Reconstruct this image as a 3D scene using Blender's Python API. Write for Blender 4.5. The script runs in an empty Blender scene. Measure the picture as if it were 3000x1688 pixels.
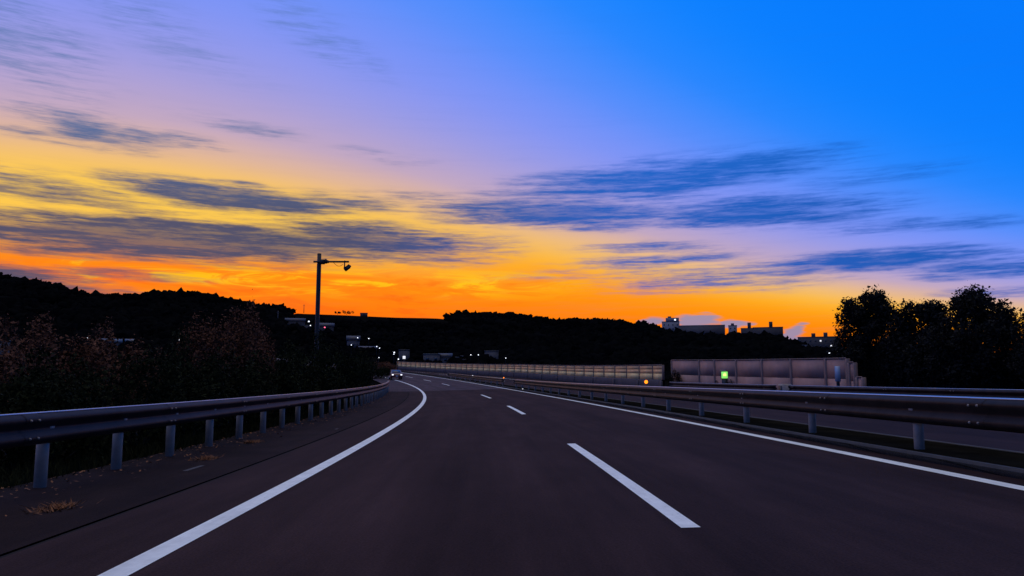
import bpy, math, random
import numpy as np
from mathutils import Vector

random.seed(7)
RNG = np.random.default_rng(11)
scene = bpy.context.scene
COL = scene.collection
R = math.radians

# ------------------------------------------------------------------ camera
CAM_H, PITCH, FOC = 1.10034, 0.12022, 2272.0        # metres, radians, pixels on a 3000 px wide frame
cam_data = bpy.data.cameras.new('camera')
cam_data.sensor_width = 36.0
cam_data.lens = 36.0 * FOC / 3000.0
cam_data.clip_start = 0.05
cam_data.clip_end = 8000.0
cam = bpy.data.objects.new('camera', cam_data)
COL.objects.link(cam)
cam.location = (0, 0, CAM_H)
cam.rotation_euler = (math.pi / 2 + PITCH, 0, 0)
scene.camera = cam
scene.render.resolution_x, scene.render.resolution_y = 1024, 576

# ------------------------------------------------------------------ view
vs = scene.view_settings
vs.view_transform = 'Standard'
vs.look = 'None'
vs.exposure = 0.0
vs.gamma = 1.0
vs.use_curve_mapping = False

SUN_AZ, SUN_EL = R(-28), R(2.0)      # azimuth from +Y towards +X; the sun is behind the ridge on the left


def lin(r, g, b):
    def f(c):
        c /= 255.0
        return c / 12.92 if c <= 0.04045 else ((c + 0.055) / 1.055) ** 2.4
    return (f(r), f(g), f(b), 1.0)


def ray(u, v):
    """direction of a point of the sky or the far land, from its place in the 3000 px frame"""
    rx, up = (u - 1500) / FOC, (844 - v) / FOC
    d = Vector((rx, math.cos(PITCH) - up * math.sin(PITCH), math.sin(PITCH) + up * math.cos(PITCH)))
    return d.normalized()


def azel(u, v):
    d = ray(u, v)
    return math.atan2(d.x, d.y), math.asin(d.z)


K = 3000.0 / 2575.0                   # the notes below were taken on a 2575 px wide copy


def azel_k(u, v):
    return azel(u * K, v * K)


# ------------------------------------------------------------------ world: sunset sky with streaked clouds
world = bpy.data.worlds.new('World')
scene.world = world
world.use_nodes = True
wn, wl = world.node_tree.nodes, world.node_tree.links
wn.clear()


def W(kind, **kw):
    n = wn.new(kind)
    for k, v in kw.items():
        setattr(n, k, v)
    return n


def wmath(op, a, b=None, c=None, clamp=False):
    n = W('ShaderNodeMath', operation=op, use_clamp=clamp)
    for i, s in enumerate((a, b, c)):
        if s is None:
            continue
        if isinstance(s, (int, float)):
            n.inputs[i].default_value = s
        else:
            wl.new(s, n.inputs[i])
    return n.outputs[0]


def wmix(f, a, b):
    n = W('ShaderNodeMix', data_type='RGBA', clamp_factor=True)
    for i, s in ((0, f), (6, a), (7, b)):
        if isinstance(s, (int, float, tuple)):
            n.inputs[i].default_value = s
        else:
            wl.new(s, n.inputs[i])
    return n.outputs[2]


def wsmooth(x, lo, hi, a=0.0, b=1.0):
    n = W('ShaderNodeMapRange', interpolation_type='SMOOTHSTEP')
    wl.new(x, n.inputs[0])
    for i, v in ((1, lo), (2, hi), (3, a), (4, b)):
        n.inputs[i].default_value = v
    return n.outputs[0]


tc = W('ShaderNodeTexCoord')
nrm = W('ShaderNodeVectorMath', operation='NORMALIZE')
wl.new(tc.outputs['Generated'], nrm.inputs[0])
sep = W('ShaderNodeSeparateXYZ')
wl.new(nrm.outputs[0], sep.inputs[0])
dx, dy, dz = sep.outputs
az = wmath('ARCTAN2', dx, dy)
el = wmath('ARCSINE', dz)
hor = wmath('MAXIMUM', wmath('SQRT', wmath('ADD', wmath('MULTIPLY', dx, dx), wmath('MULTIPLY', dy, dy))), 1e-4)
cosd = wmath('DIVIDE', wmath('ADD', wmath('MULTIPLY', dx, math.sin(SUN_AZ)), wmath('MULTIPLY', dy, math.cos(SUN_AZ))), hor)
psun = wmath('MULTIPLY_ADD', cosd, 0.5, 0.5, clamp=True)
# height of the warm band shrinks away from the sun
band = wmath('MULTIPLY_ADD', wmath('POWER', psun, 5.0), 0.9 * 0.305, 0.1 * 0.305)
elp = wmath('MAXIMUM', el, 0.0)
tt = wmath('DIVIDE', elp, band)
ramp = W('ShaderNodeValToRGB')
cr = ramp.color_ramp
cr.interpolation = 'B_SPLINE'
stops = [(0, (255, 96, 0)), (.30, (255, 118, 0)), (.44, (255, 134, 2)), (.56, (255, 150, 8)), (.66, (255, 172, 22)), (.76, (250, 190, 78)),
         (.88, (228, 184, 146)), (1.0, (194, 166, 192)), (1.22, (153, 155, 228)),
         (1.45, (128, 148, 246)), (1.77, (85, 142, 252)), (2.2, (22, 134, 255)), (2.9, (0, 126, 255)), (4.0, (0, 120, 252))]
for i, (t, c) in enumerate(stops):
    e = cr.elements[i] if i < 2 else cr.elements.new(min(t / 4.0, 1.0))
    e.position = min(t / 4.0, 1.0)
    e.color = lin(*c)
wl.new(wmath('DIVIDE', tt, 4.0), ramp.inputs[0])
base = ramp.outputs[0]
gold = wmath('MULTIPLY', wmath('MULTIPLY', wsmooth(tt, .44, .62), wsmooth(tt, .90, .70)), wmath('MULTIPLY', wsmooth(az, .08, -.32), wsmooth(psun, .6, .9)))
base = wmix(wmath('MULTIPLY', gold, .8), base, lin(252, 206, 84))

# streaked noises over azimuth / elevation
q = W('ShaderNodeCombineXYZ')
wl.new(wmath('MULTIPLY', az, 10.0), q.inputs[0])
wl.new(wmath('MULTIPLY', el, 10.0), q.inputs[1])


def wnoise(sx, sy, scale, detail, rough, seed, dist=0.0):
    m = W('ShaderNodeMapping')
    m.inputs['Scale'].default_value = (sx, sy, 1)
    m.inputs['Location'].default_value = (seed * 3.7, seed * 1.3, seed)
    wl.new(q.outputs[0], m.inputs[0])
    n = W('ShaderNodeTexNoise')
    n.inputs['Scale'].default_value = scale
    n.inputs['Detail'].default_value = detail
    n.inputs['Roughness'].default_value = rough
    n.inputs['Distortion'].default_value = dist
    wl.new(m.outputs[0], n.inputs[0])
    return n


warp = wnoise(0.8, 2.6, 1.0, 3, .55, 5)
wv = W('ShaderNodeVectorMath', operation='SUBTRACT')
wl.new(warp.outputs['Color'], wv.inputs[0])
wv.inputs[1].default_value = (.5, .5, .5)
wv2 = W('ShaderNodeVectorMath', operation='MULTIPLY')
wl.new(wv.outputs[0], wv2.inputs[0])
wv2.inputs[1].default_value = (1.0, .22, 0)
wq = W('ShaderNodeVectorMath', operation='ADD')
wl.new(q.outputs[0], wq.inputs[0])
wl.new(wv2.outputs[0], wq.inputs[1])

# clouds: centre and half size on the 2575 px copy, tilt in degrees, strength
CLOUDS = [
    (480, 604, 540, 46, 0, 1.7), (930, 608, 360, 44, -3, 1.3), (120, 610, 300, 30, 0, 1.05), (600, 634, 300, 20, 0, .9),
    (590, 500, 300, 32, -3, 1.45), (880, 512, 230, 26, -2, .75), (90, 474, 340, 36, -4, .7), (70, 522, 140, 16, 0, .5), (350, 470, 200, 14, -3, .5),
    (1650, 452, 430, 44, 4, 1.2), (1880, 420, 260, 36, 2, 1.15), (1400, 538, 330, 36, -2, 1.45), (1080, 505, 280, 26, 0, .5),
    (1900, 532, 300, 38, 0, 1.25), (1600, 500, 320, 24, 0, .5), (2300, 568, 240, 20, -2, .7), (1380, 455, 220, 26, 5, .5), (2230, 440, 260, 26, 0, .35),
    (2170, 660, 320, 24, 0, 1.2), (2480, 674, 210, 20, -2, .95), (1650, 652, 230, 18, 3, .8), (1600, 627, 180, 18, 0, .65),
    (1800, 697, 380, 34, 0, .75), (2500, 730, 130, 13, 0, .65), (1450, 690, 260, 14, 0, .35),
    (215, 322, 150, 42, -8, .8), (370, 345, 170, 18, 0, .8), (60, 330, 70, 10, 0, .6), (240, 368, 170, 12, 0, .6),
    (610, 318, 200, 20, -4, .36), (520, 368, 80, 11, 0, .5), (950, 395, 170, 16, -6, .33), (600, 460, 90, 11, 0, .7),
    (90, 708, 300, 26, -6, 1.05), (330, 690, 220, 14, 0, .6), (1020, 610, 120, 14, 0, .7),
    (60, 95, 240, 95, -28, .48), (760, 60, 260, 60, -30, .36), (330, 40, 320, 80, -20, .3), (900, 120, 150, 36, -35, .35), (500, 140, 260, 50, -15, .25)]
dens = None
for (u, v, ru, rv, tilt, op) in CLOUDS:
    a, e = azel_k(u, v)
    m = W('ShaderNodeMapping', vector_type='TEXTURE')
    m.inputs['Location'].default_value = (a * 10, e * 10, 0)
    m.inputs['Rotation'].default_value = (0, 0, R(tilt))
    m.inputs['Scale'].default_value = (ru / 190.0, rv / 165.0, 1)
    wl.new(wq.outputs[0], m.inputs[0])
    g = W('ShaderNodeVectorMath', operation='LENGTH')
    wl.new(m.outputs[0], g.inputs[0])
    b = wsmooth(g.outputs['Value'], 1.5, 0.0, 0.0, op)
    dens = b if dens is None else wmath('MAXIMUM', dens, b)
# outside the picture the same kind of streaks go on
big = wnoise(.22, .9, 1.0, 3, .5, 9)
outside = wmath('MAXIMUM', wsmooth(wmath('ABSOLUTE', az), .66, .95), wsmooth(el, .56, .75))
dens = wmath('MAXIMUM', dens, wmath('MULTIPLY', wsmooth(big.outputs[0], .52, .72, 0, .8), outside))
streak = wnoise(.36, 6.0, 1.5, 5, .66, 2, .15)
fine = wnoise(1.3, 13.0, 2.2, 4, .68, 4)
nz = wmath('ADD', wmath('MULTIPLY', wmath('SUBTRACT', streak.outputs[0], .5), 1.9),
           wmath('MULTIPLY', wmath('SUBTRACT', fine.outputs[0], .5), 1.1))
gate = wsmooth(dens, .02, .35)
cd = wsmooth(wmath('ADD', wmath('MULTIPLY', dens, 1.1), wmath('MULTIPLY', nz, gate)), .02, 1.25)
cd = wmath('MULTIPLY', cd, wsmooth(wmath('ADD', streak.outputs[0], wmath('MULTIPLY', wmath('SUBTRACT', fine.outputs[0], .5), .9)), .30, .62, .80, .98))
# thin veil everywhere so that the gradient is not perfectly smooth
veil = wmath('MULTIPLY', wsmooth(streak.outputs[0], .45, .8), .06)
cd = wmath('MAXIMUM', cd, veil)
ccol = wmix(wsmooth(az, -.28, .18), lin(58, 68, 104), lin(14, 88, 184))
ccol = wmix(wsmooth(el, .17, .36), ccol, wmix(wsmooth(az, -.3, .2), lin(84, 118, 172), lin(30, 106, 210)))

# orange swirls low over the hills
swirl = wnoise(.8, 5.2, 1.2, 5, .62, 7, .75)
low = wmath('MULTIPLY', wsmooth(el, .155, .115), wsmooth(az, .14, -.05))
red = wmath('MULTIPLY', wsmooth(swirl.outputs[0], .50, .64), low)
yel = wmath('MULTIPLY', wmath('MULTIPLY', wsmooth(swirl.outputs[0], .50, .36), low), wsmooth(el, .095, .135))
base = wmix(wmath('MULTIPLY', red, .6), base, lin(250, 98, 4))
base = wmix(wmath('MULTIPLY', yel, .85), base, lin(255, 214, 18))
sky = wmix(cd, base, ccol)

# pale low cumulus on the horizon at the right
pale = None
for (u, v, ru, rv) in ((1655, 810, 34, 9), (1765, 806, 46, 13), (1842, 818, 22, 9), (1978, 838, 24, 22), (2000, 856, 40, 9)):
    a, e = azel_k(u, v)
    m = W('ShaderNodeMapping', vector_type='TEXTURE')
    m.inputs['Location'].default_value = (a * 10, e * 10, 0)
    m.inputs['Scale'].default_value = (ru / 195.0, rv / 195.0, 1)
    wl.new(wq.outputs[0], m.inputs[0])
    g = W('ShaderNodeVectorMath', operation='LENGTH')
    wl.new(m.outputs[0], g.inputs[0])
    b = wsmooth(wmath('ADD', g.outputs['Value'], wmath('MULTIPLY', nz, 1.3)), 1.2, .5, 0, .75)
    pale = b if pale is None else wmath('MAXIMUM', pale, b)
sky = wmix(pale, sky, lin(104, 142, 190))

# high thin overcast added out of view overhead, brightened to light road and lines
sky = wmix(wsmooth(el, .50, 1.05, 0, .92), sky, (.84, .78, .66, 1))
# twilight dims away from the sun but spares the added bright overcast
dim = wmath('MAXIMUM', wsmooth(psun, .0, .62, .34, 1.0), wsmooth(el, .5, 1.2, 0.0, .9))
dimn = W('ShaderNodeVectorMath', operation='SCALE')
wl.new(sky, dimn.inputs[0])
wl.new(dim, dimn.inputs['Scale'])
skyt = W('ShaderNodeTexSky', sky_type='NISHITA', sun_disc=False, sun_elevation=SUN_EL, sun_rotation=SUN_AZ)
nish = W('ShaderNodeVectorMath', operation='SCALE')
wl.new(skyt.outputs[0], nish.inputs[0])
nish.inputs['Scale'].default_value = 0.003
addn = W('ShaderNodeVectorMath', operation='ADD')
wl.new(dimn.outputs[0], addn.inputs[0])
wl.new(nish.outputs[0], addn.inputs[1])
bg = W('ShaderNodeBackground')
wl.new(addn.outputs[0], bg.inputs[0])
bg.inputs[1].default_value = 1.0
wo = W('ShaderNodeOutputWorld')
wl.new(bg.outputs[0], wo.inputs[0])

# ------------------------------------------------------------------ sun
sun_data = bpy.data.lights.new('sun', 'SUN')
sun_data.energy = 0.5
sun_data.angle = R(0.5)
sun_data.color = (1.0, .55, .2)
sun = bpy.data.objects.new('sun', sun_data)
COL.objects.link(sun)
sdir = Vector((math.sin(SUN_AZ) * math.cos(SUN_EL), math.cos(SUN_AZ) * math.cos(SUN_EL), math.sin(SUN_EL)))
sun.rotation_euler = (-sdir).to_track_quat('-Z', 'Y').to_euler()
sun.location = sdir * 50

scene.cycles.max_bounces = 5
scene.cycles.diffuse_bounces = 2
scene.cycles.glossy_bounces = 2
world.cycles.sampling_method = 'MANUAL'
world.cycles.sample_map_resolution = 512

# ================================================================== materials
MATS = {}


def mat(name, col, rough=.7, metal=0.0, nscale=6.0, namp=.25, bump=0.0, bscale=60.0, spec=.5, col2=None, detail=5, stretch=None, coord='Object', bdist=.01):
    """principled material with noise in the colour and fine relief"""
    m = bpy.data.materials.new(name)
    m.use_nodes = True
    n, l = m.node_tree.nodes, m.node_tree.links
    b = n['Principled BSDF']
    b.inputs['Roughness'].default_value = rough
    b.inputs['Metallic'].default_value = metal
    b.inputs['Specular IOR Level'].default_value = spec
    t = n.new('ShaderNodeTexCoord')
    mp = n.new('ShaderNodeMapping')
    if stretch:
        mp.inputs['Scale'].default_value = stretch
    l.new(t.outputs[coord], mp.inputs[0])
    nz_ = n.new('ShaderNodeTexNoise')
    nz_.inputs['Scale'].default_value = nscale
    nz_.inputs['Detail'].default_value = detail
    nz_.inputs['Roughness'].default_value = .65
    l.new(mp.outputs[0], nz_.inputs[0])
    mr = n.new('ShaderNodeMapRange')
    l.new(nz_.outputs[0], mr.inputs[0])
    mr.inputs[1].default_value, mr.inputs[2].default_value = .3, .7
    mx = n.new('ShaderNodeMix')
    mx.data_type = 'RGBA'
    c1 = tuple(c * (1 - namp) for c in col[:3]) + (1,)
    c2 = (tuple(col2[:3]) if col2 else tuple(min(c * (1 + namp), 1) for c in col[:3])) + (1,)
    l.new(mr.outputs[0], mx.inputs[0])
    mx.inputs[6].default_value, mx.inputs[7].default_value = c1, c2
    l.new(mx.outputs[2], b.inputs['Base Color'])
    if bump:
        n2 = n.new('ShaderNodeTexNoise')
        n2.inputs['Scale'].default_value = bscale
        n2.inputs['Detail'].default_value = 4
        l.new(mp.outputs[0], n2.inputs[0])
        bp = n.new('ShaderNodeBump')
        bp.inputs['Strength'].default_value = bump
        bp.inputs['Distance'].default_value = bdist
        l.new(n2.outputs[0], bp.inputs['Height'])
        l.new(bp.outputs[0], b.inputs['Normal'])
    MATS[name] = m
    return m


def road_wear(name, kind):
    """wear in road coordinates (offset, station): wheel tracks and aggregate on asphalt, chips on paint"""
    m = MATS[name]
    n, l = m.node_tree.nodes, m.node_tree.links
    b = n['Principled BSDF']
    src = b.inputs['Base Color'].links[0].from_socket
    uv = n.new('ShaderNodeUVMap')
    uv.uv_map = 'road'

    def noise(sx, sy, scale, detail, rough=.6):
        mp = n.new('ShaderNodeMapping')
        mp.inputs['Scale'].default_value = (sx, sy, 1)
        l.new(uv.outputs[0], mp.inputs[0])
        t = n.new('ShaderNodeTexNoise')
        t.inputs['Scale'].default_value, t.inputs['Detail'].default_value, t.inputs['Roughness'].default_value = scale, detail, rough
        l.new(mp.outputs[0], t.inputs[0])
        return t.outputs[0]

    def rng(x, a, b_, c, d):
        r_ = n.new('ShaderNodeMapRange')
        l.new(x, r_.inputs[0])
        for i, v in enumerate((a, b_, c, d)):
            r_.inputs[i + 1].default_value = v
        return r_.outputs[0]

    def mul(x, y):
        v = n.new('ShaderNodeMath')
        v.operation = 'MULTIPLY'
        l.new(x, v.inputs[0])
        l.new(y, v.inputs[1])
        return v.outputs[0]
    if kind == 'asphalt':
        sp = n.new('ShaderNodeSeparateXYZ')
        l.new(uv.outputs[0], sp.inputs[0])
        wob = n.new('ShaderNodeMath')
        wob.operation = 'MULTIPLY_ADD'
        l.new(noise(.2, .06, 1, 2), wob.inputs[0])
        wob.inputs[1].default_value = .5
        l.new(sp.outputs[0], wob.inputs[2])
        rp = n.new('ShaderNodeValToRGB')
        e = rp.color_ramp
        e.interpolation = 'B_SPLINE'
        st = [(-5.0, .9), (-3.9, .92), (-3.2, .95), (-2.75, 1.12), (-2.2, .9), (-1.94, .80), (-1.6, .9), (-1.1, 1.12), (-.6, .95), (0.1, .82), (.6, .95), (1.0, 1.12), (1.5, .9), (1.8, .80), (2.1, .92), (2.6, 1.12), (3.1, .95), (4.2, .85)]
        for i, (o_, v) in enumerate(st):
            q_ = e.elements[i] if i < 2 else e.elements.new((o_ + 5) / 9.5)
            q_.position = (o_ + 5.0) / 9.5
            v = v * .8
            q_.color = (v, v, v, 1)
        l.new(rng(wob.outputs[0], -4.75, 4.75, 0, 1), rp.inputs[0])
        f = mul(rp.outputs[0], rng(noise(1, 1, 55, 2), .3, .7, .72, 1.5))
        f = mul(f, rng(noise(1, .25, .9, 5, .7), .3, .7, .72, 1.42))
        f = mul(f, rng(noise(6, .12, .6, 4), .35, .65, .85, 1.15))
        sc = n.new('ShaderNodeVectorMath')
        sc.operation = 'SCALE'
        l.new(src, sc.inputs[0])
        l.new(f, sc.inputs['Scale'])
        l.new(sc.outputs[0], b.inputs['Base Color'])
    else:
        f = mul(rng(noise(1, 1, 26, 6, .75), .60, .68, 0, 1), rng(noise(1, .3, 1.2, 3), .35, .6, .1, 1))
        g_ = n.new('ShaderNodeMix')
        g_.data_type = 'RGBA'
        l.new(f, g_.inputs[0])
        l.new(src, g_.inputs[6])
        g_.inputs[7].default_value = (.12, .11, .11, 1)
        st = n.new('ShaderNodeVectorMath')
        st.operation = 'SCALE'
        l.new(g_.outputs[2], st.inputs[0])
        l.new(rng(noise(4, .35, 1.5, 5, .7), .3, .7, .80, 1.04), st.inputs['Scale'])
        l.new(st.outputs[0], b.inputs['Base Color'])


def emit(name, col, strength):
    m = bpy.data.materials.new(name)
    m.use_nodes = True
    b = m.node_tree.nodes['Principled BSDF']
    b.inputs['Base Color'].default_value = tuple(col) + (1,)
    b.inputs['Emission Color'].default_value = tuple(col) + (1,)
    b.inputs['Emission Strength'].default_value = strength
    MATS[name] = m
    return m


mat('asphalt', (.034, .0185, .020), .85, nscale=.5, namp=.3, bump=.5, bscale=90, detail=4, spec=.04, stretch=(1, .14, 1))
mat('asphalt_deck', (.058, .040, .050), .8, nscale=.4, namp=.2, bump=.4, bscale=80, detail=8, spec=.06)
mat('asphalt_shoulder', (.020, .0115, .012), .85, nscale=.6, namp=.35, bump=.5, bscale=70, detail=9, spec=.04)
mat('paint_white', (.86, .88, .84), .6, nscale=5, namp=.12, bump=.2, bscale=60, detail=9, spec=.3)
mat('paint_worn', (.04, .034, .034), .8, nscale=4, namp=.5, detail=8)
mat('seam', (.012, .009, .009), .9, spec=.1)
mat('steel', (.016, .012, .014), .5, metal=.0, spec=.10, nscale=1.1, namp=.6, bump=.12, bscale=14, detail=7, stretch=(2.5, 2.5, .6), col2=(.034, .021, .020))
mat('steel_glint', (.45, .46, .52), .3, metal=.9, nscale=1.2, namp=.18, bump=.1, bscale=8)  # paler copy of the beam steel, paints the sky highlight on its top edge
mat('steel_post', (.30, .235, .20), .6, metal=.1, nscale=5, namp=.25, detail=6)
mat('steel_dark', (.03, .028, .03), .6, metal=.2, nscale=6, namp=.3)
mat('soil', (.010, .009, .007), .95, nscale=1.4, namp=.5, bump=.6, bscale=12, spec=.0)
mat('kerb', (.05, .045, .045), .9, nscale=3, namp=.3, bump=.3, bscale=40)
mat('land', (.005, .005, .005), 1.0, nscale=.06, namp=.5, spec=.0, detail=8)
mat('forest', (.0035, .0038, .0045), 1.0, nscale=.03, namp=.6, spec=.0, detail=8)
mat('panel_beige', (.86, .45, .19), .75, nscale=1.2, namp=.16, bump=.15, bscale=20, detail=7)
mat('panel_pale', (.92, .58, .24), .75, nscale=1.0, namp=.18, bump=.15, bscale=20, detail=7)
mat('panel_rose', (.40, .215, .17), .8, nscale=.7, namp=.18, bump=.15, bscale=20, detail=7)
mat('panel_frame', (.24, .15, .13), .7, metal=.1, nscale=3, namp=.2)
mat('concrete_dark', (.085, .065, .07), .9, nscale=.8, namp=.35, bump=.3, bscale=15, detail=8)
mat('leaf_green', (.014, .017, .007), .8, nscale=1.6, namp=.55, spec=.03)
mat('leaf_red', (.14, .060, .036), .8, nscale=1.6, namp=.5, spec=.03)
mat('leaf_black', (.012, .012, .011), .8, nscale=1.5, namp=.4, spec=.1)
mat('bark', (.03, .022, .018), .9, nscale=7, namp=.4, bump=.5, bscale=30)
mat('dry_grass', (.22, .08, .025), .9, nscale=8, namp=.35)
mat('verge_grass', (.016, .017, .007), .9, nscale=2, namp=.5, spec=.03)
mat('wall_pale', (.22, .22, .25), .85, nscale=.4, namp=.15)
mat('wall_grey', (.085, .078, .088), .85, nscale=.4, namp=.2)
mat('wall_dark', (.05, .045, .05), .85, nscale=.4, namp=.2)
mat('roof_metal', (.07, .08, .10), .5, metal=.2, nscale=.8, namp=.15)
mat('roof_tile', (.035, .03, .04), .6, nscale=1.2, namp=.3)
mat('glass_dark', (.02, .022, .03), .12, nscale=1, namp=.1, spec=.7)
mat('car_paint', (.10, .03, .03), .3, nscale=2, namp=.1, spec=.6)
mat('rubber', (.012, .012, .012), .8)
mat('sign_back', (.36, .42, .52), .5, metal=.3, nscale=3, namp=.1)
mat('booth', (.02, .02, .024), .5, nscale=4, namp=.3)
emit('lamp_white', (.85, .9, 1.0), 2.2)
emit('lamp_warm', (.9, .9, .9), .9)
emit('lamp_red', (1.0, .12, .22), 2.2)
emit('amber_reflector_glow', (1.0, .22, .01), 2.4)  # no lamp: headlight glow of the reflectors put in as emission
emit('lamp_green', (.30, .95, .16), .85)
emit('lamp_yellow', (.95, .95, .25), 1.1)
emit('headlight', (.92, .93, 1.0), 1.5)

for _n in ('asphalt', 'asphalt_deck', 'asphalt_shoulder'):
    road_wear(_n, 'asphalt')
road_wear('paint_white', 'paint')

# ================================================================== mesh helpers


def mk(name, V, F):
    """mesh from arrays; F is a list of index arrays (each (n,3) or (n,4)) or of polygons"""
    me = bpy.data.meshes.new(name)
    V = np.asarray(V, dtype=np.float32).reshape(-1, 3)
    if isinstance(F, np.ndarray):
        F = [F]
    arrs = [np.asarray(f, dtype=np.int32) for f in F if len(f)]
    me.vertices.add(len(V))
    me.vertices.foreach_set('co', V.ravel())
    tot = sum(a.size for a in arrs)
    npol = sum(len(a) for a in arrs)
    me.loops.add(tot)
    me.loops.foreach_set('vertex_index', np.concatenate([a.ravel() for a in arrs]))
    me.polygons.add(npol)
    starts, totals, s = [], [], 0
    for a in arrs:
        k = a.shape[1]
        starts.append(np.arange(len(a)) * k + s)
        totals.append(np.full(len(a), k))
        s += a.size
    me.polygons.foreach_set('loop_start', np.concatenate(starts).astype(np.int32))
    me.polygons.foreach_set('loop_total', np.concatenate(totals).astype(np.int32))
    me.update(calc_edges=True)
    me.validate()
    return me


class MB:
    """collects boxes, tubes and prisms into one mesh"""

    def __init__(self):
        self.v, self.q, self.t = [], [], []

    def add(self, V, Q=(), T=()):
        o = len(self.v)
        self.v += [tuple(p) for p in V]
        self.q += [tuple(i + o for i in f) for f in Q]
        self.t += [tuple(i + o for i in f) for f in T]
        return self

    def box(self, x0, x1, y0, y1, z0, z1, bev=0.0):
        if bev <= 0:
            V = [(x, y, z) for z in (z0, z1) for x, y in ((x0, y0), (x1, y0), (x1, y1), (x0, y1))]
            Q = [(3, 2, 1, 0), (4, 5, 6, 7), (0, 1, 5, 4), (1, 2, 6, 5), (2, 3, 7, 6), (3, 0, 4, 7)]
            return self.add(V, Q)
        b = bev
        V = []
        for z, i in ((z0, b), (z0 + b, 0), (z1 - b, 0), (z1, b)):
            V += [(x0 + i, y0 + i, z), (x1 - i, y0 + i, z), (x1 - i, y1 - i, z), (x0 + i, y1 - i, z)]
        Q = [(3, 2, 1, 0), (12, 13, 14, 15)]
        for k in range(3):
            for j in range(4):
                Q.append((k * 4 + j, k * 4 + (j + 1) % 4, k * 4 + 4 + (j + 1) % 4, k * 4 + 4 + j))
        return self.add(V, Q)

    def tube(self, pts, rads, n=8, cap=True):
        pts = [Vector(p) for p in pts]
        if isinstance(rads, (int, float)):
            rads = [rads] * len(pts)
        V, Q, T = [], [], []
        for i, p in enumerate(pts):
            d = (pts[min(i + 1, len(pts) - 1)] - pts[max(i - 1, 0)]).normalized()
            a = d.cross(Vector((0, 0, 1)) if abs(d.z) < .9 else Vector((1, 0, 0))).normalized()
            b = d.cross(a)
            for j in range(n):
                w = 2 * math.pi * j / n
                V.append(p + (a * math.cos(w) + b * math.sin(w)) * rads[i])
        for i in range(len(pts) - 1):
            for j in range(n):
                Q.append((i * n + j, i * n + (j + 1) % n, i * n + n + (j + 1) % n, i * n + n + j))
        if cap:
            for i, s in ((0, 1), (len(pts) - 1, -1)):
                c = len(V)
                V.append(pts[i])
                for j in range(n):
                    a, b = i * n + j, i * n + (j + 1) % n
                    T.append((c, b, a) if s > 0 else (c, a, b))
        return self.add(V, Q, T)

    def prism(self, poly, y0, y1):
        """polygon in x,z drawn out along y"""
        n = len(poly)
        V = [(x, y0, z) for x, z in poly] + [(x, y1, z) for x, z in poly]
        Q = [(i, (i + 1) % n, n + (i + 1) % n, n + i) for i in range(n)]
        T = []
        for k in range(1, n - 1):
            T += [(0, k + 1, k), (n, n + k, n + k + 1)]
        return self.add(V, Q, T)

    def mesh(self, name):
        F = []
        if self.q:
            F.append(np.array(self.q))
        if self.t:
            F.append(np.array(self.t))
        return mk(name, np.array(self.v, dtype=float), F)


def obj(name, me, m, parent=None, loc=(0, 0, 0), rotz=0.0, smooth=False):
    o = bpy.data.objects.new(name, me)
    COL.objects.link(o)
    if m and not me.materials:
        me.materials.append(MATS[m])
    if smooth:
        me.polygons.foreach_set('use_smooth', np.ones(len(me.polygons), dtype=bool))
    o.location = loc
    o.rotation_euler = (0, 0, rotz)
    if parent is not None:
        o.parent = parent
    return o


def tag(o, label=None, cat=None, group=None, kind=None):
    for k, v in (('label', label), ('category', cat), ('group', group), ('kind', kind)):
        if v:
            o[k] = v
    return o


def thing(name, label, cat, loc=(0, 0, 0), rotz=0.0, group=None):
    o = bpy.data.objects.new(name, None)
    COL.objects.link(o)
    o.empty_display_size = .3
    o.location = loc
    o.rotation_euler = (0, 0, rotz)
    return tag(o, label, cat, group)


def copy_tree(src, parent=None):
    c = src.copy()
    COL.objects.link(c)
    c.parent = parent
    for ch in list(src.children):
        copy_tree(ch, c)
    return c


# ================================================================== road axis (the lane dashes)
P_X0, P_H0, P_SL0, BANK, W_L, W_R, S_DASH = 1.546, -0.01951892, -0.001174982, 0.02514898, 3.876301, 3.572628, 6.076619
KN = np.array([0, 20, 40, 60, 80, 110, 150, 200, 300.])
KH = np.array([-0.001632025, -0.001624814, -0.001837695, -0.00200405, -0.002142171, -0.002230846, -0.002258315, -0.00225786, -0.002257233])
KV = np.array([0.0001477358, 0.0001527375, 0.0002481733, 0.0003329999, 0.0003241984, 0.0002462949, 0.0002026879, 0.0001780368, 0.0001534802])
_ss = np.arange(0, 321, 1.0)
_th = P_H0 + np.cumsum(np.interp(_ss, KN, KH))
_x = P_X0 + np.cumsum(np.sin(_th))
_y = np.cumsum(np.cos(_th)) - 1
_z = np.cumsum(P_SL0 + np.cumsum(np.interp(_ss, KN, KV)))
# straight back behind the camera
_sb = np.arange(-60, 0, 1.0)
_th0 = _th[0]
_ss = np.concatenate([_sb, _ss])
_x = np.concatenate([_x[0] + np.sin(_th0) * _sb, _x])
_y = np.concatenate([_y[0] + np.cos(_th0) * _sb, _y])
_z = np.concatenate([_z[0] + 0 * _sb, _z])
_th = np.concatenate([_th0 + 0 * _sb, _th])


def axis(s):
    return np.interp(s, _ss, _x), np.interp(s, _ss, _y), np.interp(s, _ss, _z), np.interp(s, _ss, _th)


def road_z(s, off):
    s, off = np.asarray(s, float), np.asarray(off, float)
    z = np.interp(s, _ss, _z) + BANK * np.clip(off, -4.9, 4.2)
    drop = .75 * np.clip((s - 125) / 80, 0, 1) * np.clip((off - 6) / 8, 0, 1)
    return z - drop


def P(s, off, dz=0.0):
    x, y, z, th = axis(s)
    return np.stack([x + off * np.cos(th), y - off * np.sin(th), road_z(s, off) + dz], -1)


def Pv(s, off, dz=0.0):
    return Vector([float(c) for c in P(s, off, dz)])


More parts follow.
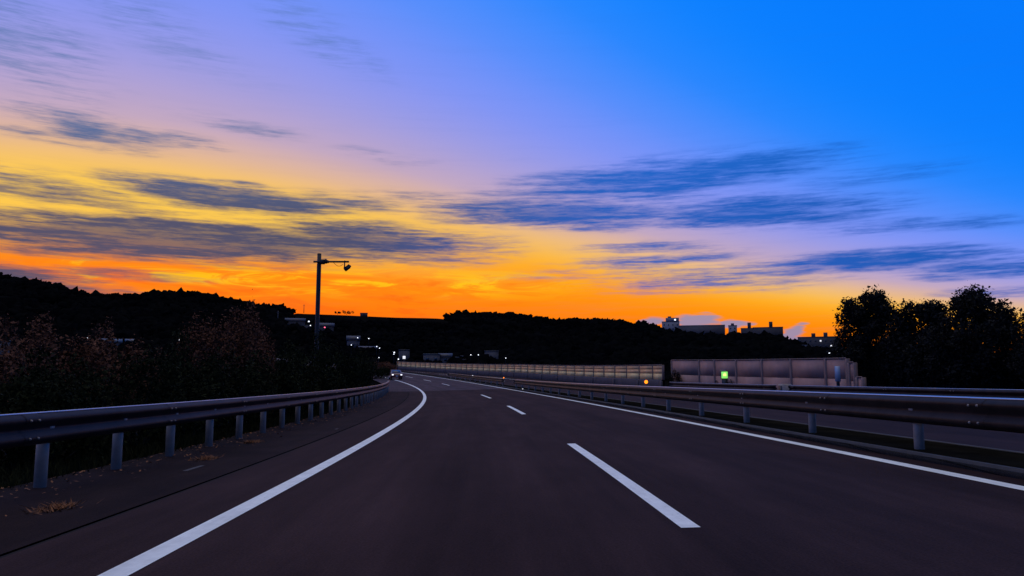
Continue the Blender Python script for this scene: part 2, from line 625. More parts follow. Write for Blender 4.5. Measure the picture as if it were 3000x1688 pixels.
def heading(s):
    """rotation about z that turns local +Y along the road"""
    return -float(axis(s)[3])


def srange(a, b, step):
    n = max(2, int(round((b - a) / step)) + 1)
    return np.linspace(a, b, n)


def ribbon(name, s, offs, dz, m, **kw):
    """sheet along the road; offs a list of offsets"""
    s = np.asarray(s, float)
    V = np.concatenate([P(s, np.full(len(s), o), dz) for o in offs])
    n, k = len(s), len(offs)
    idx = np.arange(n * k).reshape(k, n)
    F = np.stack([idx[:-1, :-1].ravel(), idx[1:, :-1].ravel(), idx[1:, 1:].ravel(), idx[:-1, 1:].ravel()], -1)
    me = mk(name, V, F)
    uv = me.uv_layers.new(name='road')
    li = np.empty(len(me.loops), dtype=np.int32)
    me.loops.foreach_get('vertex_index', li)
    st = np.stack([np.repeat(np.array(offs, float), n), np.tile(s, k)], -1)
    uv.data.foreach_set('uv', st[li].astype(np.float32).ravel())
    return obj(name, me, m, **kw)


def sweep(prof, s, off, dz=0.0, closed=True):
    """profile (offset, height) swept along the road; returns V, F"""
    s = np.asarray(s, float)
    prof = list(prof)
    k = len(prof)
    V = np.stack([P(s, np.full(len(s), off), dz) for _ in prof], 0)
    th = axis(s)[3]
    for i, (a, b) in enumerate(prof):
        V[i, :, 0] += a * np.cos(th)
        V[i, :, 1] -= a * np.sin(th)
        V[i, :, 2] += b
    n = len(s)
    idx = np.arange(n * k).reshape(k, n)
    F = []
    for i in range(k if closed else k - 1):
        j = (i + 1) % k
        F.append(np.stack([idx[i, :-1], idx[i, 1:], idx[j, 1:], idx[j, :-1]], -1))
    F = [np.concatenate(F)]
    V = V.reshape(-1, 3)
    return V, F, idx


# ================================================================== land: one sheet with the hills
RIDGE = [(-400, 640), (-150, 672), (0, 695), (60, 705), (130, 722), (180, 738), (270, 746), (340, 745), (430, 738), (480, 741), (560, 754),
         (640, 770), (700, 773), (722, 782), (760, 785), (870, 789), (1000, 794), (1105, 795), (1140, 791), (1165, 789), (1230, 791),
         (1290, 793), (1340, 800), (1400, 806), (1480, 806), (1560, 813), (1620, 817), (1650, 824), (1690, 832), (1800, 838),
         (1960, 840), (1990, 853), (2050, 866), (2130, 885), (2300, 900), (2600, 912), (2900, 915)]
_ra = np.array([azel_k(u, v)[0] for u, v in RIDGE])
_re = np.array([math.tan(azel_k(u, v)[1]) for u, v in RIDGE])
_o = np.argsort(_ra)
_ra, _re = _ra[_o], _re[_o]


def ridge_tan(a):
    a = np.asarray(a, float)
    t = np.interp(a, _ra, _re)
    # behind the camera the hills sink to a low rim
    return np.where((a < _ra[0]) | (a > _ra[-1]), np.where(a < 0, np.maximum(.05, _re[0] - (np.abs(a) - abs(_ra[0])) * .25), .035), t)


def ridge_dist(a):
    return 720 + 60 * np.sin(np.asarray(a) * 7 + 1) + 30 * np.sin(np.asarray(a) * 17)


def hill_z(x, y):
    x, y = np.asarray(x, float), np.asarray(y, float)
    r = np.hypot(x, y)
    a = np.arctan2(x, y)
    Rr = ridge_dist(a)
    uu = 1287.5 + 1950 * np.tan(np.clip(a, -1.2, 1.2))
    openr = np.clip((uu - 715) / 25, 0, 1) * np.clip((1135 - uu) / 25, 0, 1)
    top = ridge_tan(a) * Rr + CAM_H - 3.0 + 3.2 * openr
    r0 = 110.0
    t = np.clip((r - r0) / (Rr - r0), 0, 1)
    z = -0.9 + (top + 0.9) * t ** 1.7
    beyond = np.clip((r - Rr) / 900, 0, 1)
    z = np.where(r > Rr, top * (1 - .9 * beyond ** .8) - 1, z)
    return z + .6 * np.sin(x * .05) * np.cos(y * .043) * t


def nearest_road(x, y):
    """station and offset of points (arrays)"""
    x, y = np.asarray(x, float).ravel(), np.asarray(y, float).ravel()
    s_out, o_out = np.zeros(len(x)), np.zeros(len(x))
    sel = slice(0, None, 2)
    X, Y, T, S = _x[sel], _y[sel], _th[sel], _ss[sel]
    for i in range(0, len(x), 4000):
        xx, yy = x[i:i + 4000, None], y[i:i + 4000, None]
        d2 = (xx - X) ** 2 + (yy - Y) ** 2
        j = np.argmin(d2, 1)
        dxx, dyy = x[i:i + 4000] - X[j], y[i:i + 4000] - Y[j]
        s_out[i:i + 4000] = S[j] + dxx * np.sin(T[j]) + dyy * np.cos(T[j])
        o_out[i:i + 4000] = dxx * np.cos(T[j]) - dyy * np.sin(T[j])
    return s_out, o_out


def ground_z(x, y):
    x, y = np.asarray(x, float), np.asarray(y, float)
    shp = x.shape
    h = hill_z(x, y).ravel()
    s, o = nearest_road(x, y)
    rz = road_z(np.clip(s, -60, 320), o) - .14
    out = np.maximum(np.maximum(-8.5 - o, o - 30), 0) + np.maximum(s - 300, 0) + np.maximum(-50 - s, 0)
    w = np.clip(out / 45, 0, 1)
    w = w * w * (3 - 2 * w)
    return (rz * (1 - w) + h * w).reshape(shp)


NA, NR = 720, 120
aa = np.linspace(-math.pi, math.pi, NA + 1)[:-1]
rr = np.concatenate([[.6], np.geomspace(2, 2600, NR - 1)])
A_, R_ = np.meshgrid(aa, rr)
GX, GY = R_ * np.sin(A_), R_ * np.cos(A_)
GZ = ground_z(GX, GY)
V = np.stack([GX, GY, GZ], -1).reshape(-1, 3)
V = np.concatenate([V, [[0, 0, float(GZ[0].mean())]]])
idx = np.arange(NA * NR).reshape(NR, NA)
nx_ = np.roll(idx, -1, 1)
F = np.stack([idx[:-1].ravel(), nx_[:-1].ravel(), nx_[1:].ravel(), idx[1:].ravel()], -1)
Ft = np.stack([np.full(NA, NA * NR), nx_[0], idx[0]], -1)
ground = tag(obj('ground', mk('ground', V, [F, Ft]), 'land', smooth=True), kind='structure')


def land_point(u, v, r_min=130, r_max=760):
    """first place on the hillside seen in direction (u,v) of the notes"""
    d = ray(u * K, v * K)
    h = math.hypot(d.x, d.y)
    rs = np.arange(r_min, r_max, 2.0)
    x, y = rs * d.x / h, rs * d.y / h
    z = CAM_H + rs * d.z / h
    g = ground_z(x, y)
    hit = np.where(g >= z)[0]
    i = hit[0] if len(hit) else len(rs) - 1
    return Vector((x[i], y[i], g[i])), float(rs[i])


# ================================================================== pavement and markings
SJ = 68.5                                  # joint between the road and the bridge deck
sA, sB = srange(-30, SJ, 1.5), srange(SJ, 300, 2.5)
road = tag(ribbon('road', sA, [-4.95, -3, -1, 1, 3, 3.98], 0.0, 'asphalt'), kind='structure')
deck = tag(ribbon('bridge_deck_road', sB, [-6.9, -4.9, -2, 1, 3.98], 0.0, 'asphalt_deck'), kind='structure')
shoulder = tag(ribbon('shoulder', sA, [-7.15, -6, -5.04], -.004, 'asphalt_shoulder'), kind='structure')
seam = ribbon('pavement_joint', sA, [-5.02, -4.965], -.012, 'seam', parent=shoulder)
oncoming = tag(ribbon('oncoming_road', srange(-30, 300, 2.5), [5.36, 7, 10, 13, 16.6], -.004, 'asphalt'), kind='structure')
bay = tag(ribbon('lay_by', srange(-30, 80, 2.5), [16.6, 18, 21.5], -.016, 'asphalt_shoulder'), kind='structure')

ribbon('edge_line', srange(-8, SJ, .75), [-W_L - .1, -W_L + .1], .004, 'paint_white', parent=road)
ribbon('edge_line', srange(-8, SJ, 1.0), [W_R - .09, W_R + .09], .004, 'paint_white', parent=road)
ribbon('edge_line', srange(SJ, 290, 2.0), [-W_L - .1, -W_L + .1], .004, 'paint_white', parent=deck)
ribbon('edge_line', srange(SJ, 290, 2.0), [W_R - .1, W_R + .1], .004, 'paint_white', parent=deck)
for k in range(-1, 12):
    s0 = S_DASH + 20 * k
    if s0 + 8 < SJ:
        ribbon('lane_dash', srange(s0, s0 + 8, 1.0), [-.075, .075], .004, 'paint_white', parent=road)
    elif s0 > SJ:
        ribbon('lane_dash', srange(s0, s0 + 8, 1.0), [-.075, .075], .004, 'paint_white', parent=deck)
ribbon('edge_line', srange(-20, 290, 2.0), [5.55, 5.70], .002, 'paint_white', parent=oncoming)
ribbon('edge_line', srange(-20, 290, 2.0), [12.9, 13.05], .002, 'paint_white', parent=oncoming)
for k in range(-1, 12):
    ribbon('lane_dash', srange(2 + 20 * k, 10 + 20 * k, 2.0), [9.22, 9.37], .002, 'paint_white', parent=oncoming)
# steel expansion joint where the deck begins
ribbon('expansion_joint', [SJ - .18, SJ + .18], [-4.9, -3, 0, 3, 3.96], .004, 'seam', parent=deck)
for (s0, o0, ln) in ((11.2, -5.75, .7), (20.5, -5.3, .3)):
    ribbon('worn_mark', srange(s0, s0 + ln, .3), [o0, o0 + .07], .0, 'paint_worn', parent=shoulder)

# raised median between the carriageways
V, F, _i = sweep([(-.68, -.05), (-.68, .06), (-.60, .09), (.60, .09), (.68, .06), (.68, -.05)], srange(-30, 290, 2.5), 4.67, 0.0)
median = tag(obj('median_strip', mk('median', V, F), 'soil'), kind='structure')
for o0 in (3.99, 5.28):
    V, F, _i = sweep([(-.0, -.05), (.0, .10), (.075, .10), (.075, -.05)], srange(-30, 290, 2.5), o0, 0.0)
    obj('kerb', mk('kerb', V, F), 'kerb', parent=median)

# ================================================================== guardrails
BEAM = [(.0, .175), (.016, .178), (.030, .168), (.078, .130), (.088, .102), (.078, .072), (.022, .020), (.016, 0), (.022, -.020), (.078, -.072),
        (.088, -.102), (.078, -.130), (.03, -.168), (.016, -.178), (.0, -.175)]


def beam_profile(side):
    out = [(side * a, b) for a, b in BEAM]
    back = [(side * (a - .006), b) for a, b in reversed(BEAM)]
    return out + back


def guardrail(name, label, off, s0, s1, face, top, spacing, first, post_r=.07, step=.8, double=False, caps=True, post_mat='steel_post'):
    base = Pv((s0 + s1) / 2, off)
    t = thing(name, label, 'guardrail', base)
    sides = (face, -face) if double else (face,)
    for sd in sides:
        pr = [(a + sd * .075, b + top - .178) for a, b in beam_profile(sd)]
        s = srange(s0, s1, step)
        V, F, idx = sweep(pr, s, off)
        k = len(pr)
        V = V - np.array(base)
        h = k // 2
        caps_f = []
        for e in (0, len(s) - 1):
            for i in range(h - 1):
                caps_f.append((idx[i, e], idx[i + 1, e], idx[k - 2 - i, e], idx[k - 1 - i, e]))
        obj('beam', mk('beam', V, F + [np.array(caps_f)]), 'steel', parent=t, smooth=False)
        glint = [(sd * .075 + .014 * math.cos(w_ * math.pi / 4) + sd * .012, top + .002 + .011 * math.sin(w_ * math.pi / 4)) for w_ in range(8)]
        V, F, idx = sweep(glint, s, off)
        obj('top_glint', mk('glint', V - np.array(base), F), 'steel_glint', parent=t, smooth=True)  # added strip, bright metal stands in for the sky glint along the beam
    pm = MB().tube([(0, 0, -.3), (0, 0, top - .02), (0, 0, top + .0)], [post_r, post_r, post_r * .6], 14).mesh('post')
    pm.materials.append(MATS[post_mat])
    pm.polygons.foreach_set('use_smooth', [len(p.vertices) == 4 for p in pm.polygons])
    for q0 in np.arange(math.ceil(max(s0, 2) / 4) * 4 + .9, min(s1, 42), 4.0):
        pr = [(a + face * .080, b * 1.012 + top - .178) for a, b in beam_profile(face)]
        V, F, idx = sweep(pr, [q0, q0 + .15, q0 + .32], off)
        sp = obj('splice', mk('splice', V - np.array(base), F), 'steel', parent=t)
        for bz in (.10, -.10):
            for bs in (.08, .24):
                c_ = Pv(q0 + bs, off + face * (.075 + .088)) - base + Vector((0, 0, top - .178 + bz))
                d_ = (Pv(q0 + bs, off + face) - Pv(q0 + bs, off)).normalized()
                obj('bolt', MB().tube([c_, c_ + d_ * .018], [.018, .012], 6).mesh('bolt'), 'steel_post', parent=sp)
    bm_ = MB().box(-.05, .05, -.05, .05, top - .27, top - .09, .01).mesh('block')
    bm_.materials.append(MATS['steel_post'])
    s = first
    while s < s1 - .1:
        if s > s0 + .1:
            p = Pv(s, off) - base
            o = obj('post', pm, None, parent=t, loc=p, rotz=heading(s))
            q_ = Pv(s, off + face * .045) - base
            obj('bracket', bm_, None, parent=o, loc=q_ - p)
        s += spacing
    return t


guardrail('guardrail', 'galvanised guardrail on pale posts along the left shoulder, in front of bushes', -6.78, -6, 74.5, 1, .87, 1.93, -4.0 + .05, post_r=.07, step=.7)
guardrail('guardrail', 'long bright-topped guardrail on the median beside the right lane', 4.32, -10, 68.5, -1, .80, 3.37, -2.95, post_r=.065, step=.8, double=True)
guardrail('guardrail', 'thin distant guardrail on the median past the bridge joint', 4.32, 75, 118, -1, .80, 4.0, 76, post_r=.06, step=1.5)
guardrail('guardrail', 'far-side guardrail in front of the rosy noise barrier and green sign', 14.3, 38.9, 56.5, -1, .74, 4.0, 40.5, step=1.0)
guardrail('guardrail', 'far-side guardrail running below the dark trees at the right', 14.3, -14, 37.5, -1, .74, 4.0, -11, step=1.0)

# end post block between the two far rails
b_ = Pv(38.2, 14.3)
t = thing('rail_end_block', 'dark box joining the two far-side guardrails', 'block', b_, heading(38.2))
obj('box', MB().box(-.22, .22, -.34, .34, -.1, .80, .03).mesh('box'), 'steel_post', parent=t)
obj('plate', MB().box(-.25, -.222, -.2, .2, .15, .72, .008).mesh('plate'), 'booth', parent=t)

# amber and white reflector delineators; emission stands in for returned headlight


def delineator(label, s, off, z, col, r, group=None):
    b = Pv(s, off)
    t = thing('delineator', label, 'delineator', b, heading(s), group)
    obj('stem', MB().tube([(0, 0, 0), (0, 0, z + r)], .025, 8).mesh('stem'), 'steel_dark', parent=t)
    obj('housing', MB().tube([(0, .03, z), (0, -.02, z), (0, -.03, z)], [r * 1.2, r * 1.2, r * 1.05], 16).mesh('housing'), 'booth', parent=t)
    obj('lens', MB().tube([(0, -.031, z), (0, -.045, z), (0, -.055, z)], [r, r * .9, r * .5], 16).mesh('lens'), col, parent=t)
    return t


delineator('large round amber delineator reflector with painted glow on the far roadside below the beige barrier', 66.5, 15.6, .62, 'amber_reflector_glow', .16)
delineator('small amber delineator reflector with painted glow just beyond the end of the median guardrail', 75.5, 4.3, .88, 'amber_reflector_glow', .055)
delineator('tiny white delineator on the distant median guardrail', 98, 4.3, .80, 'lamp_white', .05)  # also a reflector, glowing with the street lamps' emission
delineator('small white marker on the kerb under the end of the median guardrail', 62.5, 4.05, .12, 'lamp_warm', .04)  # also a reflector, its glow put in with lamp emission

# ================================================================== noise barriers


def barrier(name, label, stations, off, zbot, ztop, mats, rows, base_h=None, post_w=.14, parent=None):
    """bays between stations; panels stacked in rows; zbot/ztop heights above the road edge as functions of s"""
    b0 = Pv(stations[0], off)
    t = parent or thing(name, label, 'noise barrier', b0)
    b0 = Vector(t.location)
    hm = MB().box(-post_w / 2, post_w / 2, -.10, .10, 0, 1, .012).mesh('barrier_post')
    hm.materials.append(MATS['panel_frame'])
    for i, s in enumerate(stations):
        p = Pv(s, off) - b0
        o = obj('post', hm, None, parent=t, loc=p + Vector((0, 0, zbot(s))), rotz=heading(s) + math.pi / 2)
        o.scale = (1, 1, ztop(s) - zbot(s) + .03)
    for i in range(len(stations) - 1):
        sa, sb = sorted((stations[i], stations[i + 1]))
        A, B = Pv(sa, off), Pv(sb, off)
        L = (B - A)
        L.z = 0
        L = L.length
        for r_, (f0, f1) in enumerate(rows):
            mb = MB()
            g = .004
            z00 = zbot(sa) + (ztop(sa) - zbot(sa)) * f0 + g
            z01 = zbot(sa) + (ztop(sa) - zbot(sa)) * f1 - g
            z10 = zbot(sb) + (ztop(sb) - zbot(sb)) * f0 + g
            z11 = zbot(sb) + (ztop(sb) - zbot(sb)) * f1 - g
            lo = np.array(A - b0), np.array(B - b0)
            n = Vector((-(B - A).y, (B - A).x, 0)).normalized()      # towards the road
            e = (B - A).normalized()
            c = []
            inset = post_w / 2 + .004
            for (pt, za, zb, sg) in ((A - b0, z00, z01, 1), (B - b0, z10, z11, -1)):
                q_ = pt + e * inset * sg
                for (dz_, dn) in ((za, .035), (zb, .035), (zb, -.04), (za, -.04)):
                    c.append(q_ + n * dn + Vector((0, 0, dz_)))
            # bevelled face: inner rectangle stands a little prouder
            mb.add(c, [(0, 1, 5, 4), (1, 2, 6, 5), (2, 3, 7, 6), (3, 0, 4, 7), (0, 3, 2, 1), (4, 5, 6, 7)])
            m_ = mats[r_ % len(mats)] if not isinstance(mats, dict) else mats[(i, r_)]
            obj('panel', mb.mesh('panel'), m_, parent=t)
    sA_ = srange(min(stations), max(stations), 2.0)
    V, F, idx = sweep([(-.09, 0), (-.09, .06), (.09, .06), (.09, 0)], sA_, off)
    zt = np.array([ztop(s) for s in sA_])
    V = V.reshape(4, -1, 3)
    V[:, :, 2] += zt + .032
    obj('cap', mk('cap', V.reshape(-1, 3) - np.array(b0), F), 'panel_frame', parent=t)
    if base_h:
        V, F, idx = sweep([(-.22, -.3), (-.16, base_h(0) - .08), (-.13, base_h(0)), (.16, base_h(0)), (.2, -.3)], sA_, off)
        V = V.reshape(5, -1, 3)
        obj('parapet', mk('parapet', V.reshape(-1, 3) - np.array(b0), F), 'concrete_dark', parent=t)
        pil = MB().box(-.22, .22, -.06, .06, 0, base_h(0) - .1, .02).mesh('pilaster')
        pil.materials.append(MATS['concrete_dark'])
        for s in stations[::2]:
            obj('pilaster', pil, None, parent=t, loc=Pv(s, off - .2) - b0, rotz=heading(s) + math.pi / 2)
    return t


st_far = [66.0, 68.6] + list(np.arange(72.4, 214, 3.86))
barrier('noise_barrier', 'long low beige panelled barrier on dark parapet following the far curve', st_far, 17.0,
        lambda s: .82, lambda s: 2.06, ['panel_pale', 'panel_beige', 'panel_beige'], [(0, .42), (.42, .72), (.72, 1)], base_h=lambda s: .815, post_w=.09)
st_near = [42.9, 45.3, 49.7, 54, 58.4, 62.6, 65.9, 72.5]
near_bar = barrier('noise_barrier', 'taller plain rose-brown barrier behind the lit green sign', st_near, 20.3,
                   lambda s: -.1, lambda s: 2.16 + (s - 42) * .0135, ['panel_rose'], [(0, .5), (.5, 1)], base_h=None, post_w=.22)
# lower end bays
barrier(None, None, [42.15, 42.7], 20.3, lambda s: -.1, lambda s: 1.93, ['panel_rose'], [(0, .5), (.5, 1)], post_w=.18, parent=near_bar)
barrier(None, None, [41.35, 41.95], 20.3, lambda s: -.1, lambda s: 1.1, ['panel_rose'], [(0, 1)], post_w=.18, parent=near_bar)

# ================================================================== emergency telephone with lit green sign
s_ = 56.8
b_ = Pv(s_, 18.6, -.016)
t = thing('emergency_phone', 'dark roadside phone box with glowing green sign', 'phone box', b_, math.atan2(-b_.x, b_.y) * .8)
t.scale = (.86, .86, .9)
obj('cabinet', MB().box(-.24, .24, -.16, .16, 0, 1.10, .02).mesh('cabinet'), 'booth', parent=t)
sg = obj('sign_box', MB().box(-.30, .30, -.14, .12, 1.10, 1.74, .025).mesh('sign_box'), 'booth', parent=t)
obj('sign_face', MB().box(-.265, .265, -.158, -.142, 1.14, 1.70, .006).mesh('sign_face'), 'lamp_green', parent=sg)
obj('symbol', MB().box(-.13, .15, -.166, -.160, 1.33, 1.52, .002).box(-.05, .09, -.166, -.160, 1.525, 1.60, .002).mesh('symbol'), 'lamp_yellow', parent=sg)
obj('hood', MB().box(-.36, .1, -.22, .14, 1.78, 1.82, .01).mesh('hood'), 'sign_back', parent=t)

# narrow pale sign panel on a post at the barrier's end
b_ = Pv(40.6, 18.4, -.016)
t = thing('roadside_sign', 'narrow pale blue-grey panel on a dark post at the barrier end', 'sign', b_, math.atan2(-b_.x, b_.y))
obj('post', MB().tube([(0, 0, 0), (0, 0, 1.0), (0, 0, 1.75)], .09, 10).mesh('post'), 'booth', parent=t)
obj('panel', MB().box(-.14, .14, -.15, -.10, .92, 1.75, .01).mesh('panel'), 'sign_back', parent=t)

# ================================================================== camera mast
b_ = Pv(38.7, -9.0)
b_.z = float(ground_z(np.array([b_.x]), np.array([b_.y]))[0])
t = thing('camera_mast', 'tall dark traffic camera mast with a short arm above the bushes', 'mast', b_, 0)
top = 7.36 - b_.z
mast = obj('pole', MB().tube([(0, 0, -.3), (0, 0, .2), (0, 0, top - .55), (0, 0, top - .52), (0, 0, top - .5), (0, 0, top)], [.115, .112, .108, .108, .10, .10], 16).mesh('pole'), 'steel_dark', parent=t)
obj('cap', MB().tube([(0, 0, top + .001), (0, 0, top + .03)], [.104, .09], 16).mesh('cap'), 'steel_dark', parent=mast)
za = top - .40
arm = obj('arm', MB().tube([(-.24, -.14, za), (1.5, -.14, za)], .048, 10).mesh('arm'), 'steel_dark', parent=t)
obj('clamp', MB().box(.10, .30, -.24, -.02, za - .12, za + .11, .02).box(.30, .42, -.22, -.04, za - .09, za + .13, .03).box(.42, .50, -.2, -.06, za - .07, za + .07, .02).mesh('clamp'), 'steel_dark', parent=t)
obj('cable', MB().tube([(.75 + .45 * i / 10, -.14, za - .05 - .17 * math.sin(math.pi * i / 12)) for i in range(11)], .011, 6).mesh('cable'), 'rubber', parent=arm)
cb = MB().tube([(1.29, -.14, za + .06), (1.29, -.14, za - .30)], .03, 8).box(1.26, 1.40, -.2, -.08, za - .36, za - .27, .01)
br = obj('bracket', cb.mesh('bracket'), 'steel_dark', parent=arm)
body = MB().box(-.15, .15, -.08, .08, -.08, .08, .025).box(.13, .22, -.06, .06, -.05, .05, .02).box(-.13, .19, -.1, .1, .082, .10, .004)
cam_o = obj('camera_housing', body.mesh('camera_housing'), 'steel_dark', parent=t, loc=(1.42, -.14, za - .33))
cam_o.rotation_euler = (0, R(-38), 0)

# ================================================================== distant car with headlamps on
b_ = Pv(119, -3.55)
t = thing('car', 'distant dark car with two white headlamps lit, at the bend', 'car', b_, heading(119) + math.pi * 0)
# built facing -y (towards the camera)
prof = [(-2.1, .28), (-2.12, .62), (-2.0, .78), (-1.15, .95), (-.35, 1.42), (1.0, 1.45), (1.75, 1.05), (2.05, .98), (2.1, .3)]
mb = MB()
n = len(prof)
V, Q, T = [], [], []
for k_, (xs, sc_) in enumerate(((-.84, .94), (-.78, 1.0), (.78, 1.0), (.84, .94))):
    for (yy, zz) in prof:
        taper = 1.0 - max(0, zz - .95) * .42
        V.append((xs * taper, yy * (sc_ if abs(xs) > .8 else 1), zz if abs(xs) < .8 else min(zz, 1.38)))
for k_ in range(3):
    for i in range(n):
        j = (i + 1) % n
        Q.append((k_ * n + i, k_ * n + j, k_ * n + n + j, k_ * n + n + i))
for i in range(1, n - 1):
    T += [(0, i, i + 1), (3 * n, 3 * n + i + 1, 3 * n + i)]
mb.add(V, Q, T)
obj('body', mb.mesh('body'), 'car_paint', parent=t)
obj('windscreen', MB().add([(-.60, -1.10, .985), (.60, -1.10, .985), (.54, -.42, 1.40), (-.54, -.42, 1.40), (-.60, -1.08, .96), (.60, -1.08, .96), (.54, -.40, 1.37), (-.54, -.40, 1.37)],
                           [(0, 1, 2, 3), (7, 6, 5, 4), (0, 4, 5, 1), (1, 5, 6, 2), (2, 6, 7, 3), (3, 7, 4, 0)]).mesh('windscreen'), 'glass_dark', parent=t)
for sx in (-1, 1):
    obj('headlight', MB().box(sx * .63 - .12, sx * .63 + .12, -2.16, -2.08, .60, .75, .02).mesh('headlight'), 'headlight', parent=t)
    for wy in (-1.3, 1.3):
        w_ = obj('wheel', MB().tube([(sx * .62, wy, .31), (sx * .82, wy, .31)], .31, 18).mesh('wheel'), 'rubber', parent=t)
        obj('rim', MB().tube([(sx * .822, wy, .31), (sx * .835, wy, .31)], .2, 14).mesh('rim'), 'steel', parent=w_)
obj('number_plate', MB().box(-.165, .165, -2.15, -2.125, .40, .56, .004).mesh('number_plate'), 'sign_back', parent=t)

# ================================================================== foliage
ICO = None


def leaf_cloud(n, clumps, leaf, seed, shell=.55, flat=1.0, aspect=1.0):
    """leaf faces spread over clumps: list of (centre, radius)"""
    g = np.random.default_rng(seed)
    vol = np.array([r[1] ** 2 for r in clumps])
    which = g.choice(len(clumps), n, p=vol / vol.sum())
    C = np.array([c[0] for c in clumps])[which]
    Rr = np.array([c[1] for c in clumps])[which]
    d = g.normal(size=(n, 3))
    d /= np.linalg.norm(d, axis=1)[:, None]
    rad = (shell + (1 - shell) * g.random(n)) ** .7
    rad *= 1 + .22 * g.normal(size=n) * .6
    pos = C + d * (Rr * rad)[:, None] * np.array([1, 1, flat])
    a = g.normal(size=(n, 3))
    a /= np.linalg.norm(a, axis=1)[:, None]
    b = np.cross(a, d + .6 * g.normal(size=(n, 3)))
    b /= np.linalg.norm(b, axis=1)[:, None] + 1e-9
    L = leaf * (.4 + 1.3 * g.random(n) ** 2)[:, None]
    Wd = L * .55
    sq = np.array([1, 1, 1 / aspect])
    a, b = a * sq, b * sq
    V = np.stack([pos - a * L, pos + b * Wd, pos + a * L, pos - b * Wd], 1).reshape(-1, 3)
    F = np.arange(4 * n).reshape(n, 4)
    return V, F


def bush_meshes(seed, n=8000, leaf=.031, aspect=1.8):
    """unit bush: about 1 wide (radius) and 1 tall"""
    g = np.random.default_rng(seed)
    clumps = []
    for _ in range(16):
        a, r = g.random() * 6.283, g.random() ** .5 * .75
        h = .15 + g.random() * (.72 - .35 * r)
        clumps.append(((r * math.cos(a), r * math.sin(a), h), .16 + .13 * g.random()))
    clumps.append(((0, 0, .45), .42))
    V, F = leaf_cloud(n, clumps, leaf, seed, aspect=aspect)
    fol = mk('foliage', V, F)
    mb = MB()
    for c, r in clumps[:9]:
        m_ = (c[0] * .45, c[1] * .45, c[2] * .55)
        mb.tube([(c[0] * .08, c[1] * .08, -.05), m_, c], [.022, .015, .006], 5)
    return fol, mb.mesh('stems')


BUSH = [bush_meshes(30 + i) for i in range(4)] + [bush_meshes(40 + i, 9500, .034, 3.0) for i in range(4)]


def bush(label, u, top, width, dist, kind, group=None, i=0, name='shrub'):
    """u, top, width in the notes' pixels; dist in metres"""
    d = ray(u * K, 960 * K)
    x, y = d.x / d.y * dist, dist
    for _ in range(30):                                  # keep clear of the road
        s_, o_ = nearest_road([x], [y])
        if abs(o_[0]) - .8 * width / 1950 * dist / 2 > 7.3:
            break
        dist *= 1.03
        x, y = d.x / d.y * dist, dist
    z = float(ground_z(np.array([x]), np.array([y]))[0])
    h = CAM_H + (960 - top) / 1950 * dist * 1.02 - z
    r = width / 1950 * dist / 2
    if h / r > 2.4:
        i = i % 4 + 4
    else:
        i = i % 4
    fol, stem = BUSH[i]
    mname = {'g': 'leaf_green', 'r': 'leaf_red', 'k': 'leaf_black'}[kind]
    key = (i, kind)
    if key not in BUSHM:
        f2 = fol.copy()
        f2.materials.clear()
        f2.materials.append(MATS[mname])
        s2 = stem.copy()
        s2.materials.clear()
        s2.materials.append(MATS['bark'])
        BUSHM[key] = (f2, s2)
    f2, s2 = BUSHM[key]
    t = thing(name, label, 'shrub', (x, y, z - .05), random.random() * 6.28, group)
    for nm, me in (('foliage', f2), ('stems', s2)):
        o = obj(nm, me, None, parent=t)
        o.scale = (r, r, h)
    return t


BUSHM = {}
ORD = ['first', 'second', 'third', 'fourth', 'fifth', 'sixth', 'seventh', 'eighth', 'ninth', 'tenth', 'eleventh', 'twelfth', 'thirteenth', 'fourteenth',
       'fifteenth', 'sixteenth', 'seventeenth', 'eighteenth', 'nineteenth', 'twentieth', 'twenty-first']


def ranked(items):
    """items with their ordinal word, counted from the left edge"""
    return [(ORD[i], it) for i, it in enumerate(sorted(items))]


DG = 'dark green shrubs behind the left guardrail'
RG = 'russet shrubs rising behind the left guardrail'
shr = [(-120, 850, 420, 11.5, 'g'), (60, 872, 330, 13, 'g'), (215, 868, 320, 14, 'g'), (350, 862, 300, 15.5, 'g'), (450, 825, 250, 19, 'g'),
       (560, 868, 260, 18, 'g'), (660, 880, 230, 20, 'g'), (740, 842, 200, 29, 'g'), (800, 836, 170, 33.5, 'g'), (850, 852, 150, 37, 'g'),
       (700, 900, 180, 25, 'g'), (900, 880, 130, 43, 'g'), (935, 900, 100, 50, 'g'), (880, 905, 120, 40, 'g'), (820, 905, 150, 35, 'g'),
       (960, 922, 70, 58, 'g'), (150, 900, 300, 12.5, 'g'), (480, 900, 280, 16.5, 'g'), (600, 915, 240, 18.5, 'g'), (770, 900, 180, 30, 'g')]
for i, (od, (u, tp, w_, d_, k_)) in enumerate(ranked(shr)):
    bush('black-green leafy shrub behind the left guardrail, %s from the left' % od, u, tp, w_, d_, k_, DG, i)
shr = [(-20, 800, 300, 19, 'r'), (110, 778, 250, 21, 'r'), (240, 786, 230, 22, 'r'), (340, 815, 180, 23, 'r'), (520, 758, 190, 26, 'r'),
       (600, 748, 200, 27, 'r'), (665, 800, 130, 28, 'r')]
for i, (od, (u, tp, w_, d_, k_)) in enumerate(ranked(shr)):
    bush('tall russet-leaved shrub above the dark row at left, %s from the left' % od, u, tp, w_, d_, k_, RG, i + 1)
bush('small russet shrub at the far end of the left guardrail, beside the car', 972, 905, 75, 66, 'r', None, 2)
bush('low brown shrub touching the end of the left guardrail', 992, 934, 40, 72, 'r', None, 0)

